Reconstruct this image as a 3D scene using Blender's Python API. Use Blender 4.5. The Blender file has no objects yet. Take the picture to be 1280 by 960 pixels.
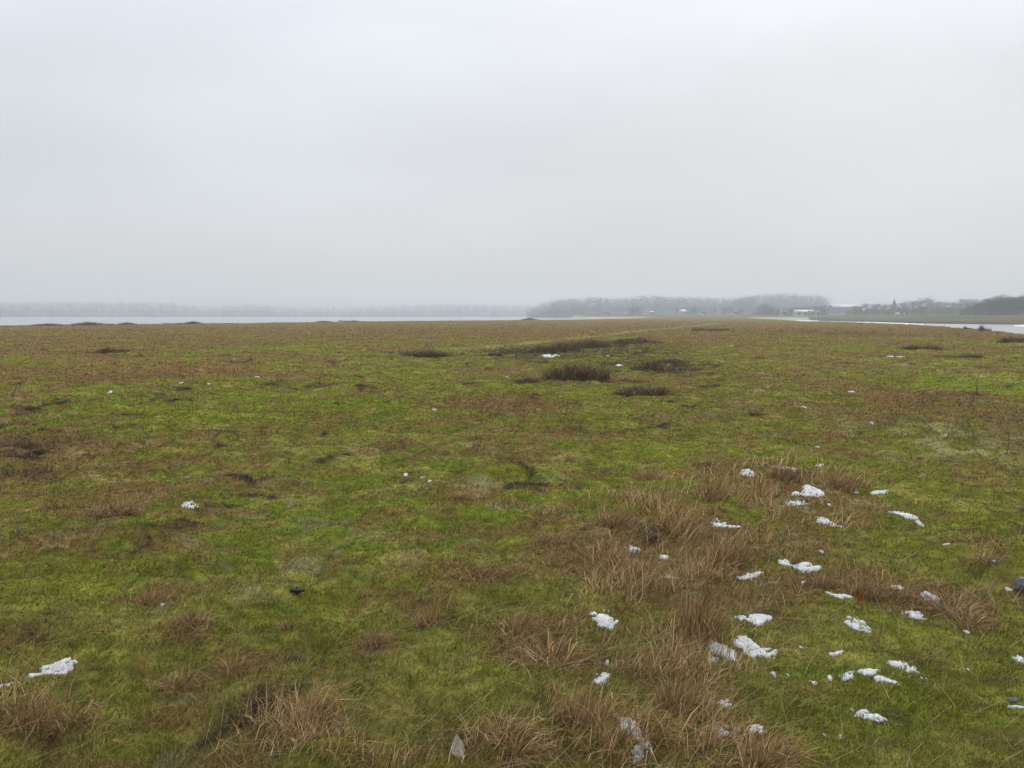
import bpy, math, random
import numpy as np
R = math.radians
rng = np.random.default_rng(11)
random.seed(5)
sc = bpy.context.scene
COL = sc.collection

# ------------------------------------------------------------------ camera numbers
F, CX, CY, HC = 1108.0, 640.0, 480.0, 1.6
PITCH = math.atan(86.0 / F)
YH = 394.0

# ------------------------------------------------------------------ noise
def _h(i, j, s):
    n = (i.astype(np.int64) * 374761393 + j.astype(np.int64) * 668265263 + s * 1442695041) & 0xFFFFFFFF
    n = ((n ^ (n >> 13)) * 1274126177) & 0xFFFFFFFF
    n = (n ^ (n >> 16)) & 0xFFFF
    return n / 65535.0
def vn(x, y, s=0):
    x = np.asarray(x, float); y = np.asarray(y, float)
    i = np.floor(x); j = np.floor(y); u = x - i; v = y - j
    u = u * u * u * (u * (6 * u - 15) + 10); v = v * v * v * (v * (6 * v - 15) + 10)
    a = _h(i, j, s); b = _h(i + 1, j, s); c = _h(i, j + 1, s); d = _h(i + 1, j + 1, s)
    return (a * (1 - u) + b * u) * (1 - v) + (c * (1 - u) + d * u) * v
def fbm(x, y, s=0, o=3):
    t = 0; a = 1.0; w = 0
    for k in range(o):
        t = t + a * vn(x * 1.0 + 17.3 * k, y * 1.0 - 9.1 * k, s + k * 7); w += a
        a *= .5; x = x * 2.03 + y * .31; y = y * 2.03 - x * .15
    return t / w
def ss(a, b, x):
    t = np.clip((x - a) / (b - a), 0, 1); return t * t * (3 - 2 * t)

# ------------------------------------------------------------------ shape of the land
def th_px(px): return np.arctan((np.asarray(px, float) - CX) / F)
_dp = np.array([[-300, 150], [0, 158], [160, 172], [320, 190], [480, 240], [640, 285], [720, 316], [760, 380], [800, 496], [850, 800],
                [900, 690], [960, 390], [1000, 250], [1070, 215], [1150, 158], [1200, 125], [1240, 102], [1280, 84], [1500, 60]])
_fp = np.array([[-400, 1650], [640, 1650], [690, 1400], [712, 1000], [735, 560], [800, 480], [850, 420], [960, 420], [1000, 440],
                [1070, 384], [1150, 303], [1280, 274], [1500, 260]])
def edge_d(th): return np.interp(th, th_px(_dp[:, 0]), _dp[:, 1])
def far_d(th): return np.interp(th, th_px(_fp[:, 0]), _fp[:, 1])
WATER = -1.0
def H0(x, y):
    wx = x + .12 * (vn(x / .4, y / .4, 91) - .5); wy = y + .12 * (vn(x / .4, y / .4, 92) - .5)
    k1 = np.clip(np.abs(2 * vn(wx / .34, wy / .34, 9) - 1), 0, 1) ** .75
    k2 = np.clip(np.abs(2 * vn(wx / .13, wy / .13, 12) - 1), 0, 1) ** .75
    m = .35 + .9 * vn(x / 1.9, y / 1.9, 13)
    return (.075 * (fbm(x / 13, y / 13, 3, 2) - .5) + .13 * (fbm(x / 2.6, y / 2.6, 5, 2) - .5)
            + .10 * (fbm(x / .8, y / .8, 19, 2) - .5) + m * (.095 * (k1 - .4) + .032 * (k2 - .4)))
Z00 = float(H0(np.array(0.), np.array(0.)))
def H(x, y):
    x = np.asarray(x, float); y = np.asarray(y, float)
    d = np.hypot(x, y); th = np.arctan2(x, y)
    wob = 6 * (vn(x / 9, y / 9, 41) - .5) * ss(40, 90, d)
    base = H0(x, y) - Z00 * np.exp(-d * d / 2)
    near = base - 2.4 * ss(0, 14, d - edge_d(th) + wob)
    k = d - far_d(th) + wob * 1.5
    far = -2.4 + 2.0 * ss(-8, 10, k) + 2.3 * ss(10, 220, k) + 1.2 * ss(200, 900, k) + .5 * (fbm(x / 60, y / 60, 77, 2) - .5)
    return np.maximum(near, far)
def ray(px, py):
    a = (np.asarray(px, float) - CX) / F; b = -(np.asarray(py, float) - CY) / F
    c, s = math.cos(PITCH), math.sin(PITCH)
    return a, c + b * s, b * c - s
def gp(px, py, z0=None):
    """point of the ground seen at a place of the photograph"""
    dx, dy, dz = ray(px, py)
    z = np.zeros_like(dx * 1.0)
    for _ in range(4):
        t = (z - HC) / np.minimum(dz, -1e-4)
        x, y = dx * t, dy * t
        if z0 is not None: z = z * 0 + z0
        else: z = H0(x, y) - Z00 * np.exp(-(x * x + y * y) / 2)
    return x, y, z
def at(px, d):
    """point at a bearing and distance, on the ground"""
    th = float(th_px(px)); x, y = d * math.sin(th), d * math.cos(th)
    return x, y, float(H(np.array(x), np.array(y)))

# ------------------------------------------------------------------ mesh helpers
def tag(o, label=None, cat=None, group=None, kind=None):
    if label: o['label'] = label
    if cat: o['category'] = cat
    if group: o['group'] = group
    if kind: o['kind'] = kind
    return o
def link(o, parent=None):
    COL.objects.link(o)
    if parent: o.parent = parent
    return o
def npmesh(name, V, faces, col=None, smooth=False):
    """faces: list of int arrays (n,k)"""
    me = bpy.data.meshes.new(name)
    V = np.asarray(V, np.float32)
    me.vertices.add(len(V)); me.vertices.foreach_set('co', V.ravel())
    loops = np.concatenate([np.asarray(f, np.int32).ravel() for f in faces])
    cnt = np.concatenate([np.full(len(f), f.shape[1], np.int32) for f in faces])
    st = np.concatenate([[0], np.cumsum(cnt)[:-1]]).astype(np.int32)
    me.loops.add(len(loops)); me.loops.foreach_set('vertex_index', loops)
    me.polygons.add(len(cnt)); me.polygons.foreach_set('loop_start', st); me.polygons.foreach_set('loop_total', cnt)
    if smooth: me.polygons.foreach_set('use_smooth', np.ones(len(cnt), bool))
    if col is not None:
        a = me.attributes.new('col', 'FLOAT_COLOR', 'POINT')
        c4 = np.ones((len(V), 4), np.float32); c4[:, :3] = col
        a.data.foreach_set('color', c4.ravel())
    me.update(); me.validate()
    return me
def obj(name, me, mat, parent=None, loc=None):
    o = bpy.data.objects.new(name, me)
    if mat and not me.materials: me.materials.append(mat)
    if loc is not None: o.location = loc
    return link(o, parent)
def empty(name, loc, rz=0):
    o = bpy.data.objects.new(name, None); o.location = loc; o.rotation_euler.z = rz; o.empty_display_size = .2
    return link(o)
def copy_tree(o, parent=None):
    c = o.copy(); link(c, parent)
    for ch in list(o.children): copy_tree(ch, c)
    return c

def blades3(P, az, lean, L, W, col):
    """one leaning triangle per blade"""
    n = len(P); s = rng.uniform(0, math.tau, n)
    sx, sy = np.cos(s) * W / 2, np.sin(s) * W / 2
    tip = np.stack([P[:, 0] + np.cos(az) * np.sin(lean) * L, P[:, 1] + np.sin(az) * np.sin(lean) * L, P[:, 2] + np.cos(lean) * L], 1)
    a = P.copy(); a[:, 0] -= sx; a[:, 1] -= sy
    b = P.copy(); b[:, 0] += sx; b[:, 1] += sy
    V = np.stack([a, b, tip], 1).reshape(-1, 3)
    f = np.arange(3 * n).reshape(-1, 3)
    return V, [f], np.repeat(col, 3, 0)
def blades5(P, az, l0, l1, L, W, col, face=None):
    """bent ribbons of two pieces"""
    n = len(P); s = rng.uniform(0, math.tau, n) if face is None else face
    S = np.stack([np.cos(s), np.sin(s), np.zeros(n)], 1) * (W / 2)[:, None]
    D = np.stack([np.cos(az), np.sin(az)], 1)
    def step(p, l):
        q = p.copy(); q[:, :2] += D * (np.sin(l) * L * .5)[:, None]; q[:, 2] += np.cos(l) * L * .5; return q
    p1 = step(P, l0); p2 = step(p1, l1)
    V = np.stack([P - S, P + S, p1 + S * .75, p1 - S * .75, p2], 1).reshape(-1, 3)
    i = np.arange(n)[:, None] * 5
    return V, [i + np.array([[0, 1, 2, 3]]), i + np.array([[3, 2, 4]])], np.repeat(col, 5, 0)
def merge(parts):
    Vs, fs, cs, o = [], {}, [], 0
    for V, F_, c in parts:
        Vs.append(V); cs.append(c)
        for f in F_: fs.setdefault(f.shape[1], []).append(f + o)
        o += len(V)
    return np.concatenate(Vs), [np.concatenate(v) for v in fs.values()], np.concatenate(cs)

# ------------------------------------------------------------------ materials
def mat(name, col, rough=.9, spec=.15, attr=False, trans=0, bump=None, noise=None):
    m = bpy.data.materials.new(name); m.use_nodes = True
    nt = m.node_tree; N, Lk = nt.nodes, nt.links
    p = N['Principled BSDF']; out = N['Material Output']
    p.inputs['Roughness'].default_value = rough; p.inputs['Specular IOR Level'].default_value = spec
    if attr:
        a = N.new('ShaderNodeAttribute'); a.attribute_name = 'col'; src = a.outputs['Color']
    else:
        a = N.new('ShaderNodeRGB'); a.outputs[0].default_value = (*col, 1); src = a.outputs[0]
    g = N.new('ShaderNodeNewGeometry')
    for sc_, lo, hi in (noise or []):
        n = N.new('ShaderNodeTexNoise'); n.inputs['Scale'].default_value = sc_; n.inputs['Detail'].default_value = 5
        Lk.new(g.outputs['Position'], n.inputs['Vector'])
        mr = N.new('ShaderNodeMapRange'); mr.inputs[1].default_value = .3; mr.inputs[2].default_value = .7
        mr.inputs[3].default_value = lo; mr.inputs[4].default_value = hi
        Lk.new(n.outputs[0], mr.inputs[0])
        mx = N.new('ShaderNodeMix'); mx.data_type = 'RGBA'; mx.blend_type = 'MULTIPLY'; mx.inputs[0].default_value = 1
        Lk.new(src, mx.inputs[6]); Lk.new(mr.outputs[0], mx.inputs[7]); src = mx.outputs[2]
    Lk.new(src, p.inputs['Base Color'])
    if bump:
        n = N.new('ShaderNodeTexNoise'); n.inputs['Scale'].default_value = bump[0]; n.inputs['Detail'].default_value = 6
        Lk.new(g.outputs['Position'], n.inputs['Vector'])
        b = N.new('ShaderNodeBump'); b.inputs['Strength'].default_value = bump[1]; b.inputs['Distance'].default_value = bump[2]
        Lk.new(n.outputs[0], b.inputs['Height']); Lk.new(b.outputs[0], p.inputs['Normal'])
    if trans:
        t = N.new('ShaderNodeBsdfTranslucent'); Lk.new(src, t.inputs[0])
        mx = N.new('ShaderNodeMixShader'); mx.inputs[0].default_value = trans
        Lk.new(p.outputs[0], mx.inputs[1]); Lk.new(t.outputs[0], mx.inputs[2]); Lk.new(mx.outputs[0], out.inputs[0])
    return m
M_GROUND = mat('meadow_ground', None, 1, 0, attr=True, bump=(9, .6, .05), noise=[(14, .6, 1.35), (1.7, .75, 1.25)])
M_BLADE = mat('grass_blade', None, .9, .02, attr=True, trans=.25)
M_DRY = mat('dry_blade', None, .85, .05, attr=True, trans=.15)
M_LEAF = mat('winter_foliage', None, .9, .1, attr=True)
M_BARK = mat('bark', (.07, .055, .045), .9, .1, noise=[(6, .7, 1.3)])
M_TWIG = mat('dark_twig', (.13, .098, .075), .85, .15, noise=[(40, .7, 1.4)])
M_STONE = mat('grey_stone', (.18, .19, .21), .85, .15, bump=(45, .8, .012), noise=[(60, .55, 1.3), (18, .6, 1.15)])
M_DUNG = mat('droppings', (.018, .014, .01), .6, .3, bump=(60, .6, .01))
M_DEADLEAF = mat('dead_leaf', (.42, .365, .29), .8, .2, noise=[(60, .7, 1.15)])
M_ORANGE = mat('orange_leaf', (.30, .095, .025), .7, .2, noise=[(60, .6, 1.2)])
M_WALL = mat('white_render', (.42, .42, .41), .9, .1)
M_BRICK = mat('dull_brick', (.26, .16, .12), .9, .1)
M_MINT = mat('mint_cladding', (.36, .50, .46), .7, .2)
M_ROOF = mat('slate_roof', (.12, .12, .13), .8, .2)
M_PALEROOF = mat('pale_metal_roof', (.38, .39, .40), .5, .3)
M_PANE = mat('window_pane', (.03, .035, .04), .1, .5)
def snow_mat():
    m = mat('old_snow', (.57, .585, .60), .8, .25, bump=(55, .5, .012), noise=[(35, .78, 1.1), (9, .85, 1.08)])
    p = m.node_tree.nodes['Principled BSDF']
    p.inputs['Subsurface Weight'].default_value = .3; p.inputs['Subsurface Radius'].default_value = (.02, .02, .025); p.inputs['Subsurface Scale'].default_value = .5
    return m
M_SNOW = snow_mat()
M_ICE = mat('snowy_ice', (.62, .64, .66), .6, .3, noise=[(.3, .85, 1.08)])
def water_mat():
    m = bpy.data.materials.new('sea_water'); m.use_nodes = True
    N, Lk = m.node_tree.nodes, m.node_tree.links; p = N['Principled BSDF']
    p.inputs['Base Color'].default_value = (.24, .265, .29, 1); p.inputs['Roughness'].default_value = .17; p.inputs['IOR'].default_value = 1.33
    g = N.new('ShaderNodeNewGeometry'); b = N.new('ShaderNodeBump'); n = N.new('ShaderNodeTexNoise')
    n.inputs['Scale'].default_value = 1.3; n.inputs['Detail'].default_value = 4
    Lk.new(g.outputs['Position'], n.inputs['Vector']); Lk.new(n.outputs[0], b.inputs['Height'])
    b.inputs['Strength'].default_value = .28; b.inputs['Distance'].default_value = .12; Lk.new(b.outputs[0], p.inputs['Normal'])
    return m
M_WATER = water_mat()

# ------------------------------------------------------------------ what grows where (places read off the photograph, kept as ground ellipses)
#  px, py, rx, ry, weight
TALL = [(850,640,75,34,1),(905,604,60,24,1),(965,582,55,20,.9),(1040,596,42,20,.8),(945,692,36,22,.9),(872,705,55,40,1),(846,770,54,42,1),
        (828,850,44,55,1),(735,880,48,36,.9),(800,622,42,16,.7),(690,655,34,14,.6),(735,705,40,22,.7),(800,700,40,30,.7),(960,948,45,16,.6),
        (620,925,50,18,.6),(1080,730,30,20,.6),(800,940,50,22,.55),(890,930,36,22,.5),(700,745,60,22,.6),(640,775,60,20,.5),
        (1010,640,45,18,.5),(1070,660,45,20,.4),(380,905,56,34,.7),(40,893,58,22,.9),(460,945,60,20,.5),(240,775,36,18,.5),(230,850,50,22,.4),(540,768,26,12,.6)]
BROWN = [(50,790,70,18,.5),(200,745,50,14,.5),(240,778,46,16,.6),(230,850,50,16,.4),(300,815,40,12,.3),(380,905,66,32,.7),(470,800,40,18,.7),
         (540,768,40,20,.8),(150,632,48,16,.9),(690,820,85,26,.9),(650,782,80,24,.7),(580,722,80,10,.7),(690,670,60,20,.6),(40,893,66,20,.7),
         (590,507,85,11,1.1),(430,517,34,9,1),(200,470,150,10,.9),(60,462,120,12,.7),(330,452,150,9,.6),(20,595,55,22,1),(40,556,46,12,.9),
         (860,690,110,80,.5),(830,850,80,80,.5),(960,590,110,28,.6),(1060,670,80,30,.35),(600,925,100,24,.6),(720,700,80,30,.35),
         (1190,752,62,22,1),(1235,692,50,14,.7),(1080,735,50,18,.6),(1110,500,120,14,.6),(1240,530,90,26,.5),(1180,595,80,10,.4),(1050,412,70,6,1),
         (1060,475,120,8,.5),(610,620,40,8,.6),(505,655,20,6,.6),(240,790,50,8,.4),(60,700,40,20,.4),(700,470,120,8,.4),(560,560,50,8,.3),
         (130,440,160,6,.4),(900,470,90,8,.3),(1180,432,60,8,.8),(1150,445,60,5,.6)]
RED = [(590,505,80,9,1),(425,515,26,8,.8),(200,466,120,8,.6),(1130,500,60,8,.6),(1190,752,50,18,.5),(80,700,20,8,.5),(700,420,200,6,.5),(1050,408,60,4,.8),(860,405,120,4,.6)]
DARK = [(28,556,34,7,.9),(15,600,30,14,.8),(60,505,24,6,.8),(140,643,26,7,.8),(690,440,78,8,1.5),(770,432,60,7,1.4),(835,461,52,7,1.2),(720,474,30,5,.7),
        (660,476,24,4,.7),(535,446,30,3,.7),(1165,765,36,9,.5),(230,622,14,6,1.2),(1045,415,60,3,.6),(130,440,24,3,.5),(720,538,12,3,.7),(810,493,26,3,.7),(345,478,24,4,.6)]
PALE = [(570,808,24,12,.9),(470,812,14,6,.7),(605,605,22,9,.9),(415,566,30,6,.7),(340,580,14,4,.8),(280,655,16,5,.8),(1220,545,70,16,1.1),(330,608,12,4,.9),
        (60,720,30,8,.5),(700,600,20,6,.5),(880,410,70,2,.0),(1090,455,26,20,.4),(765,417,90,1.6,.0),(960,500,60,20,.25),(1190,562,60,6,1),(60,835,40,8,.2),(200,755,20,5,.6)]
GREEN = [(420,640,160,60,.6),(480,560,170,40,.4),(1100,880,180,80,1.1),(1110,800,110,50,.8),(1130,690,90,30,.6),(600,840,90,30,.5),(120,720,120,30,.3),(330,880,90,40,.4),(900,770,60,30,.3),
         (1150,620,120,60,.5),(620,450,120,7,.8),(330,740,120,40,.4),(930,450,60,10,.3),(1100,560,120,20,.3)]
def ell(L):
    out = []
    for px, py, rx, ry, w in L:
        x, y, _ = gp(px, py); d = math.hypot(float(x), float(y)); sc_ = d / F
        out.append((float(x), float(y), rx * sc_, max(ry * d * sc_ / HC, rx * sc_ * .25), w))
    return out
E = {k: ell(v) for k, v in dict(TALL=TALL, BROWN=BROWN, RED=RED, DARK=DARK, PALE=PALE, GREEN=GREEN).items()}
def field(k, x, y):
    t = np.zeros_like(x)
    for ex, ey, rx, ry, w in E[k]:
        m = (np.abs(x - ex) < 2.2 * rx) & (np.abs(y - ey) < 2.2 * ry)
        if not m.any(): continue
        q = ((x[m] - ex) / rx) ** 2 + ((y[m] - ey) / ry) ** 2
        t[m] += w * np.exp(-q * .9)
    return t
C = {k: np.array(v) for k, v in dict(moss=(.160,.184,.024), lush=(.098,.154,.018), yellow=(.262,.236,.060), olive=(.150,.132,.036), brown=(.180,.120,.046),
     red=(.185,.098,.042), dark=(.052,.037,.026), straw=(.43,.34,.18), pale=(.33,.31,.15), farbank=(.115,.112,.065), sand=(.42,.38,.31), mud=(.07,.06,.045)).items()}
def mixc(a, b, t): return a + (b - a) * np.clip(t, 0, 1)[:, None]
TRACK = [tuple(float(v) for v in gp(px, py)[:2]) for px, py in ((560, 437), (640, 431), (700, 425), (760, 419), (815, 412.5), (860, 408), (900, 404))]
def ground_colour(x, y):
    d = np.hypot(x, y); th = np.arctan2(x, y); px = CX + F * np.tan(np.clip(th, -1.2, 1.2))
    n1 = fbm(x / 1.3, y / 1.3, 21, 3); n2 = fbm(x / .35, y / .35, 22, 2); n3 = fbm(x / 6, y / 8, 23, 3); n4 = fbm(x / 30, y / 45, 24, 3)
    n5 = fbm(x / .17, y / .17, 25, 2)
    c = np.tile(C['moss'], (len(x), 1))
    g = field('GREEN', x, y)
    c = mixc(c, C['lush'], ss(.42, .70, n1 * .5 + n2 * .5) * .75 + g * .55 * ss(.25, .6, n2))
    c = mixc(c, C['yellow'], ss(.50, .72, n2 * .6 + n3 * .4) * .7 * (1 - np.clip(g, 0, 1) * .4))
    c = mixc(c, C['olive'], ss(.4, .7, n3) * .6 * (1 - .5 * np.clip(g, 0, 1)) + .45 * ss(6, 35, d) * ss(.35, .6, n1))
    n6 = fbm(x / .27, y / .27, 26, 3)
    c = mixc(c, C['brown'], (.72 + .13 * ss(8, 20, d)) * ss(.515, .64, n6 * .65 + n1 * .35) * (1 - .5 * np.clip(g, 0, 1) * ss(9, 5, d)))
    c = mixc(c, C['yellow'], .55 * ss(.50, .40, n6) * ss(.48, .6, n2))
    farb = ss(16, 75, d) * .80 * (1 - .3 * ss(700, 1000, px)) + .12
    wn = n1 * .40 + n3 * .30 + n2 * .30
    b = field('BROWN', x, y)
    wn = wn - .16 * np.clip(g, 0, 1); fb = ss(.56 - .31 * farb - .30 * np.clip(b, 0, 1.2), .76 - .28 * farb - .25 * np.clip(b, 0, 1.2), wn + .10 * (n4 - .5))
    c = mixc(c, C['brown'], fb * .92)
    c = mixc(c, C['red'], np.clip(field('RED', x, y), 0, 1) * ss(.3, .6, n2 * .5 + n1 * .5) * .8 + .35 * ss(.55, .75, n4) * ss(40, 110, d))
    pn = n2 * .5 + n5 * .5
    c = mixc(c, C['pale'], np.clip(field('PALE', x, y), 0, 1) * ss(.44, .62, pn) * .75 + .5 * ss(.62, .74, n5 * .7 + n2 * .3) * ss(.45, .6, n1))
    dn = n1 * .35 + n2 * .35 + n5 * .3
    c = mixc(c, C['dark'], np.clip(field('DARK', x, y), 0, 1) * ss(.34, .58, pn) * .9 + .75 * ss(.60, .72, dn * .6 + .4 * fbm(x / .5, y / .9, 31, 2)) + .3 * ss(.62, .8, n5))  # dark growth patches, plus noise mottling that paints hummock shadow streaks into the colour
    # an old wheel track, a paler sandy line, running towards the far end of the spit
    pd = np.full(len(x), 1e9)
    for (ax, ay), (bx, by) in zip(TRACK[:-1], TRACK[1:]):
        t = np.clip(((x - ax) * (bx - ax) + (y - ay) * (by - ay)) / ((bx - ax) ** 2 + (by - ay) ** 2), 0, 1)
        pd = np.minimum(pd, np.hypot(x - ax - t * (bx - ax), y - ay - t * (by - ay)))
    c = mixc(c, C['pale'], .65 * np.exp(-(pd / .6) ** 2) * ss(.25, .6, n2 * .5 + n1 * .5))
    k = d - far_d(th)
    isfar = ss(-5, 5, k) * (d > edge_d(th) + 6)
    fcol = mixc(np.tile(C['farbank'], (len(x), 1)), np.array((.07, .09, .035)), ss(.45, .6, fbm(x / 25, y / 25, 51, 3)))
    fcol = mixc(fcol, np.array((.14, .09, .06)), ss(.5, .65, fbm(x / 30, y / 18, 52, 3)) * .8)
    fcol = mixc(fcol, C['sand'], ((px > 700) & (px < 1010)) * ss(150, 60, k))
    fcol = mixc(fcol, C['mud'], ss(14, 5, k) * (px > 1030))
    c = mixc(c, fcol, isfar)
    return c, fb, n1, n2

# ------------------------------------------------------------------ ground sheet
def build_ground():
    a = np.concatenate([np.linspace(-180, -40, 40)[:-1], np.linspace(-40, 40, 620), np.linspace(40, 180, 40)[1:-1]]) * math.pi / 180
    d = np.concatenate([np.geomspace(.3, 2.2, 40)[:-1], np.geomspace(2.2, 45, 860)[:-1], np.geomspace(45, 400, 260)[:-1], np.geomspace(400, 2900, 90)])
    A, D = np.meshgrid(a, d)
    x = (D * np.sin(A)).ravel(); y = (D * np.cos(A)).ravel(); z = H(x, y)
    c, _, _, _ = ground_colour(x, y)
    c = c * (.88 + .12 * ss(12, 30, np.hypot(x, y)))[:, None]      # darker thatch and soil, also painting shade into gaps between the nearest blades
    na, nd = len(a), len(d)
    i = np.arange(nd - 1)[:, None] * na + np.arange(na)[None]
    j = np.arange(nd - 1)[:, None] * na + (np.arange(na)[None] + 1) % na
    f = np.stack([i, i + na, j + na, j], -1).reshape(-1, 4)[:, ::-1]
    V = np.stack([x, y, z], 1)
    V = np.vstack([V, [[0, 0, 0]]]); c = np.vstack([c, C['moss'][None]])
    k = np.arange(na); t = np.stack([np.full(na, len(V) - 1), (k + 1) % na, k], 1)
    o = obj('ground', npmesh('ground', V, [f, t], c, smooth=True), M_GROUND)
    # make sure it faces up
    if o.data.polygons[1000].normal.z < 0: o.data.flip_normals()
    tag(o, 'flat mossy coastal meadow reaching to the far shore', 'meadow', kind='structure')
build_ground()
def disc(name, z, r, m, n=96):
    t = np.arange(n) * math.tau / n
    V = np.vstack([np.stack([r * np.cos(t), r * np.sin(t), np.full(n, z)], 1), [[0, 0, z]]])
    k = np.arange(n); return obj(name, npmesh(name, V, [np.stack([np.full(n, n), k, (k + 1) % n], 1)]), m)
tag(disc('water', WATER, 2880, M_WATER), 'calm grey water of the bay and the inlet', 'water', kind='structure')

# ------------------------------------------------------------------ snow
# px, py, rx, ry, slant, ragged, label
SN = [
 (941,813,23,12,.25,.1,'large white snow patch, the right one of the pair beside the tall brown grass'),
 (902,814,20,9,.35,.2,'large white snow patch, the left one of the pair beside the tall brown grass'),
 (891,824,8,5,0,.4,'small round snow lump touching the lower left of the large pair'),
 (942,774,20,5,0,.35,'flat snow patch above the large pair, at the foot of the tall brown grass'),
 (936,722,20,6,-.25,.35,'wedge of snow at the right foot of the dark brown tussock, its tip pointing right'),
 (1000,711,20,6,.22,.35,'long snow bar behind the brown tufts right of the wedge of snow'),
 (1004,729,4,4,0,.3,'little snow dot in the brown tufts just below the long snow bar'),
 (1048,746,12,4,.12,.7,'ragged snow strip left of the orange leaf'),
 (1072,783,13,5,-.05,.9,'forked snow patch in green moss below the orange leaf'),
 (1120,735,9,2.5,.05,.5,'thin snow strip left of the dark brown dead grass heap'),
 (1165,752,9,6,.2,.5,'snow lump on the top left edge of the dark brown dead grass heap'),
 (1141,768,8,7,.5,.7,'snow patch at the left foot of the dark brown dead grass heap'),
 (1129,834,13,5,.2,.9,'ragged snow patch in green moss below the dark brown dead grass heap'),
 (1084,840,16,4,.2,1.0,'broken streak of snow, the upper left half of a slanting pair'),
 (1106,851,11,5,.5,.9,'broken streak of snow, the lower right half of a slanting pair'),
 (1058,846,7,6,0,1.1,'grainy snow patch just left of the slanting pair of streaks'),
 (1016,854,6,5,0,1.1,'faint crumbly snow patch left of the grainy snow, in green moss'),
 (1086,896,13,8,.5,1.0,'curled snow patch lying in a dark hollow of the green moss at lower right'),
 (905,881,9,6,.2,.5,'bright snow lump at the right edge of the tall grass, below the large pair'),
 (904,918,15,11,0,1.5,'thin melting snow showing through brown grass near the bottom edge'),
 (960,933,9,4,0,.5,'oval snow lump near the bottom edge, in leaning straw'),
 (946,912,9,6,0,1.4,'scattered snow crumbs between the oval lump and the bright lump'),
 (754,776,17,10,.3,1.0,'ragged snow patch left of the tall brown grass, with blades poking through'),
 (750,850,14,6,-.3,.7,'snow patch in brown grass under the ragged one, left of the tall grass'),
 (759,830,4,4,0,.3,'small snow dot just above the snow patch in brown grass'),
 (786,908,15,15,.8,.2,'tall bright snow patch near the bottom edge, upper part of the longest snow'),
 (804,936,10,5,.5,.8,'narrow neck of snow linking the two bright patches near the bottom edge'),
 (797,951,9,6,-.3,.5,'snow patch cut by the bottom edge beneath the narrow neck of snow'),
 (70,838,24,6,-.15,1.1,'dirty snow patch with dark holes at the left, above the rust brown tussock'),
 (7,857,8,2.5,0,.8,'sliver of snow at the left edge beside the dirty snow patch'),
 (235,630,9,4,0,.35,'bright snow patch in a dark hole of the green turf at left'),
 (423,910,5,9,.1,.8,'snow streak at the right edge of the matted dead grass at lower left'),
 (829,602,8,3.5,0,.5,'bright snow lump left of the tall brown grass, farthest of its left side'),
 (791,688,8,3,0,.9,'thin snow on top of a brown tussock in the tall grass swath'),
 (830,697,7,2.5,-.2,.9,'small snow sliver right of the snow topped brown tussock'),
 (839,723,9,4,.3,.8,'snow streak in green grass left of the tall brown grass'),
 (910,646,14,4,.12,.7,'long snow strip at the right edge of the tall brown grass, upper of two'),
 (899,657,9,6,-.5,1.0,'broken snow patch below the long strip at the edge of the tall grass'),
 (1017,612,11,5,.1,.5,'bright snow patch between two brown tufts, the biggest of the far group'),
 (1003,617,13,2,.1,.8,'thin tail of snow left of the biggest patch of the far group'),
 (996,631,11,3.5,-.05,.5,'oval snow patch at the foot of leaning brown grass, below the far group'),
 (1038,655,13,4,.2,.9,'branching snow strip on green moss right of the tall grass'),
 (1131,644,11,4,.3,.4,'clean snow bar on the open green turf at right, left of a pair'),
 (1150,653,6,4,0,.3,'round snow lump on the open green turf at right, right of a pair'),
 (982,586,13,3,.1,1.1,'row of snow crumbs deep in the brown grass of the far group'),
 (936,594,9,3.5,.3,.6,'snow patch beside a green tuft in the tall brown grass'),
 (1024,582,6,3,0,.5,'small snow lump at the far right of the tall brown grass'),
 (1066,611,7,2.5,-.2,.6,'small snow streak right of the far group, at a brown tuft'),
 (1101,615,9,1.8,0,.9,'thin dotted line of snow on the turf right of the far group'),
 (1182,684,5,3,.2,.4,'single snow lump on open turf above the dark dead grass heap'),
 (1274,824,6,5,0,.9,'snow crumbs at the right edge of the meadow, upper'),
 (1272,885,9,3,.4,.7,'pale snow streak at the right edge of the meadow, lower'),
 (688,445,11,2.5,-.15,.7,'bright snow in front of the long dark heather bank'),
 (820,463,10,2,0,.9,'snow at the foot of the rounded dark heather clump'),
 (774,456,6,2,0,.6,'snow at the foot of the small dark heather clump'),
 (1095,519,6,2.5,0,.5,'snow lump on the turf far right, the nearer of two'),
 (1064,491,6,2.5,-.2,.5,'snow lump on the turf far right, the farther of two'),
]
SMALL = [(1090,527,3,1.5),(1022,559,4,2),(1036,630,3,2),(1027,690,4,1.5),(1242,702,3,2),(1260,738,4,2),(1001,810,4,3.5),(1046,817,8,2),(1208,791,4,2),(1036,847,5,2.5),
 (968,844,5,4),(985,845,3,2.5),(1051,921,4,2.5),(1031,920,5,4),(1095,928,2,2),(528,597,4,2.5),(537,603,3,2.5),(507,596,4,2),(543,513,4,1.8),(137,491,4,2),(226,479,4,1.5),(261,480,3,1.2),
 (322,474,3,1.2),(203,756,3,1.5),(824,703,3,2),(540,443,4,1.8),(455,436,3,1.4),(343,434,3,1.4),(914,433,3,1.6),(780,428,4,1.8),(662,437,5,1.4),(622,440,5,1.4),(1125,447,5,1.6),(1112,446,5,1.4),
 (1152,848,3,2),(1168,858,2,2),(1158,849,2,2),(1210,838,2,1.5),(760,446,3,1.2),(634,471,3,1.4),(1005,509,4,1.5)]
SNOWG = []   # ground ellipses used to thin the grass
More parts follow.
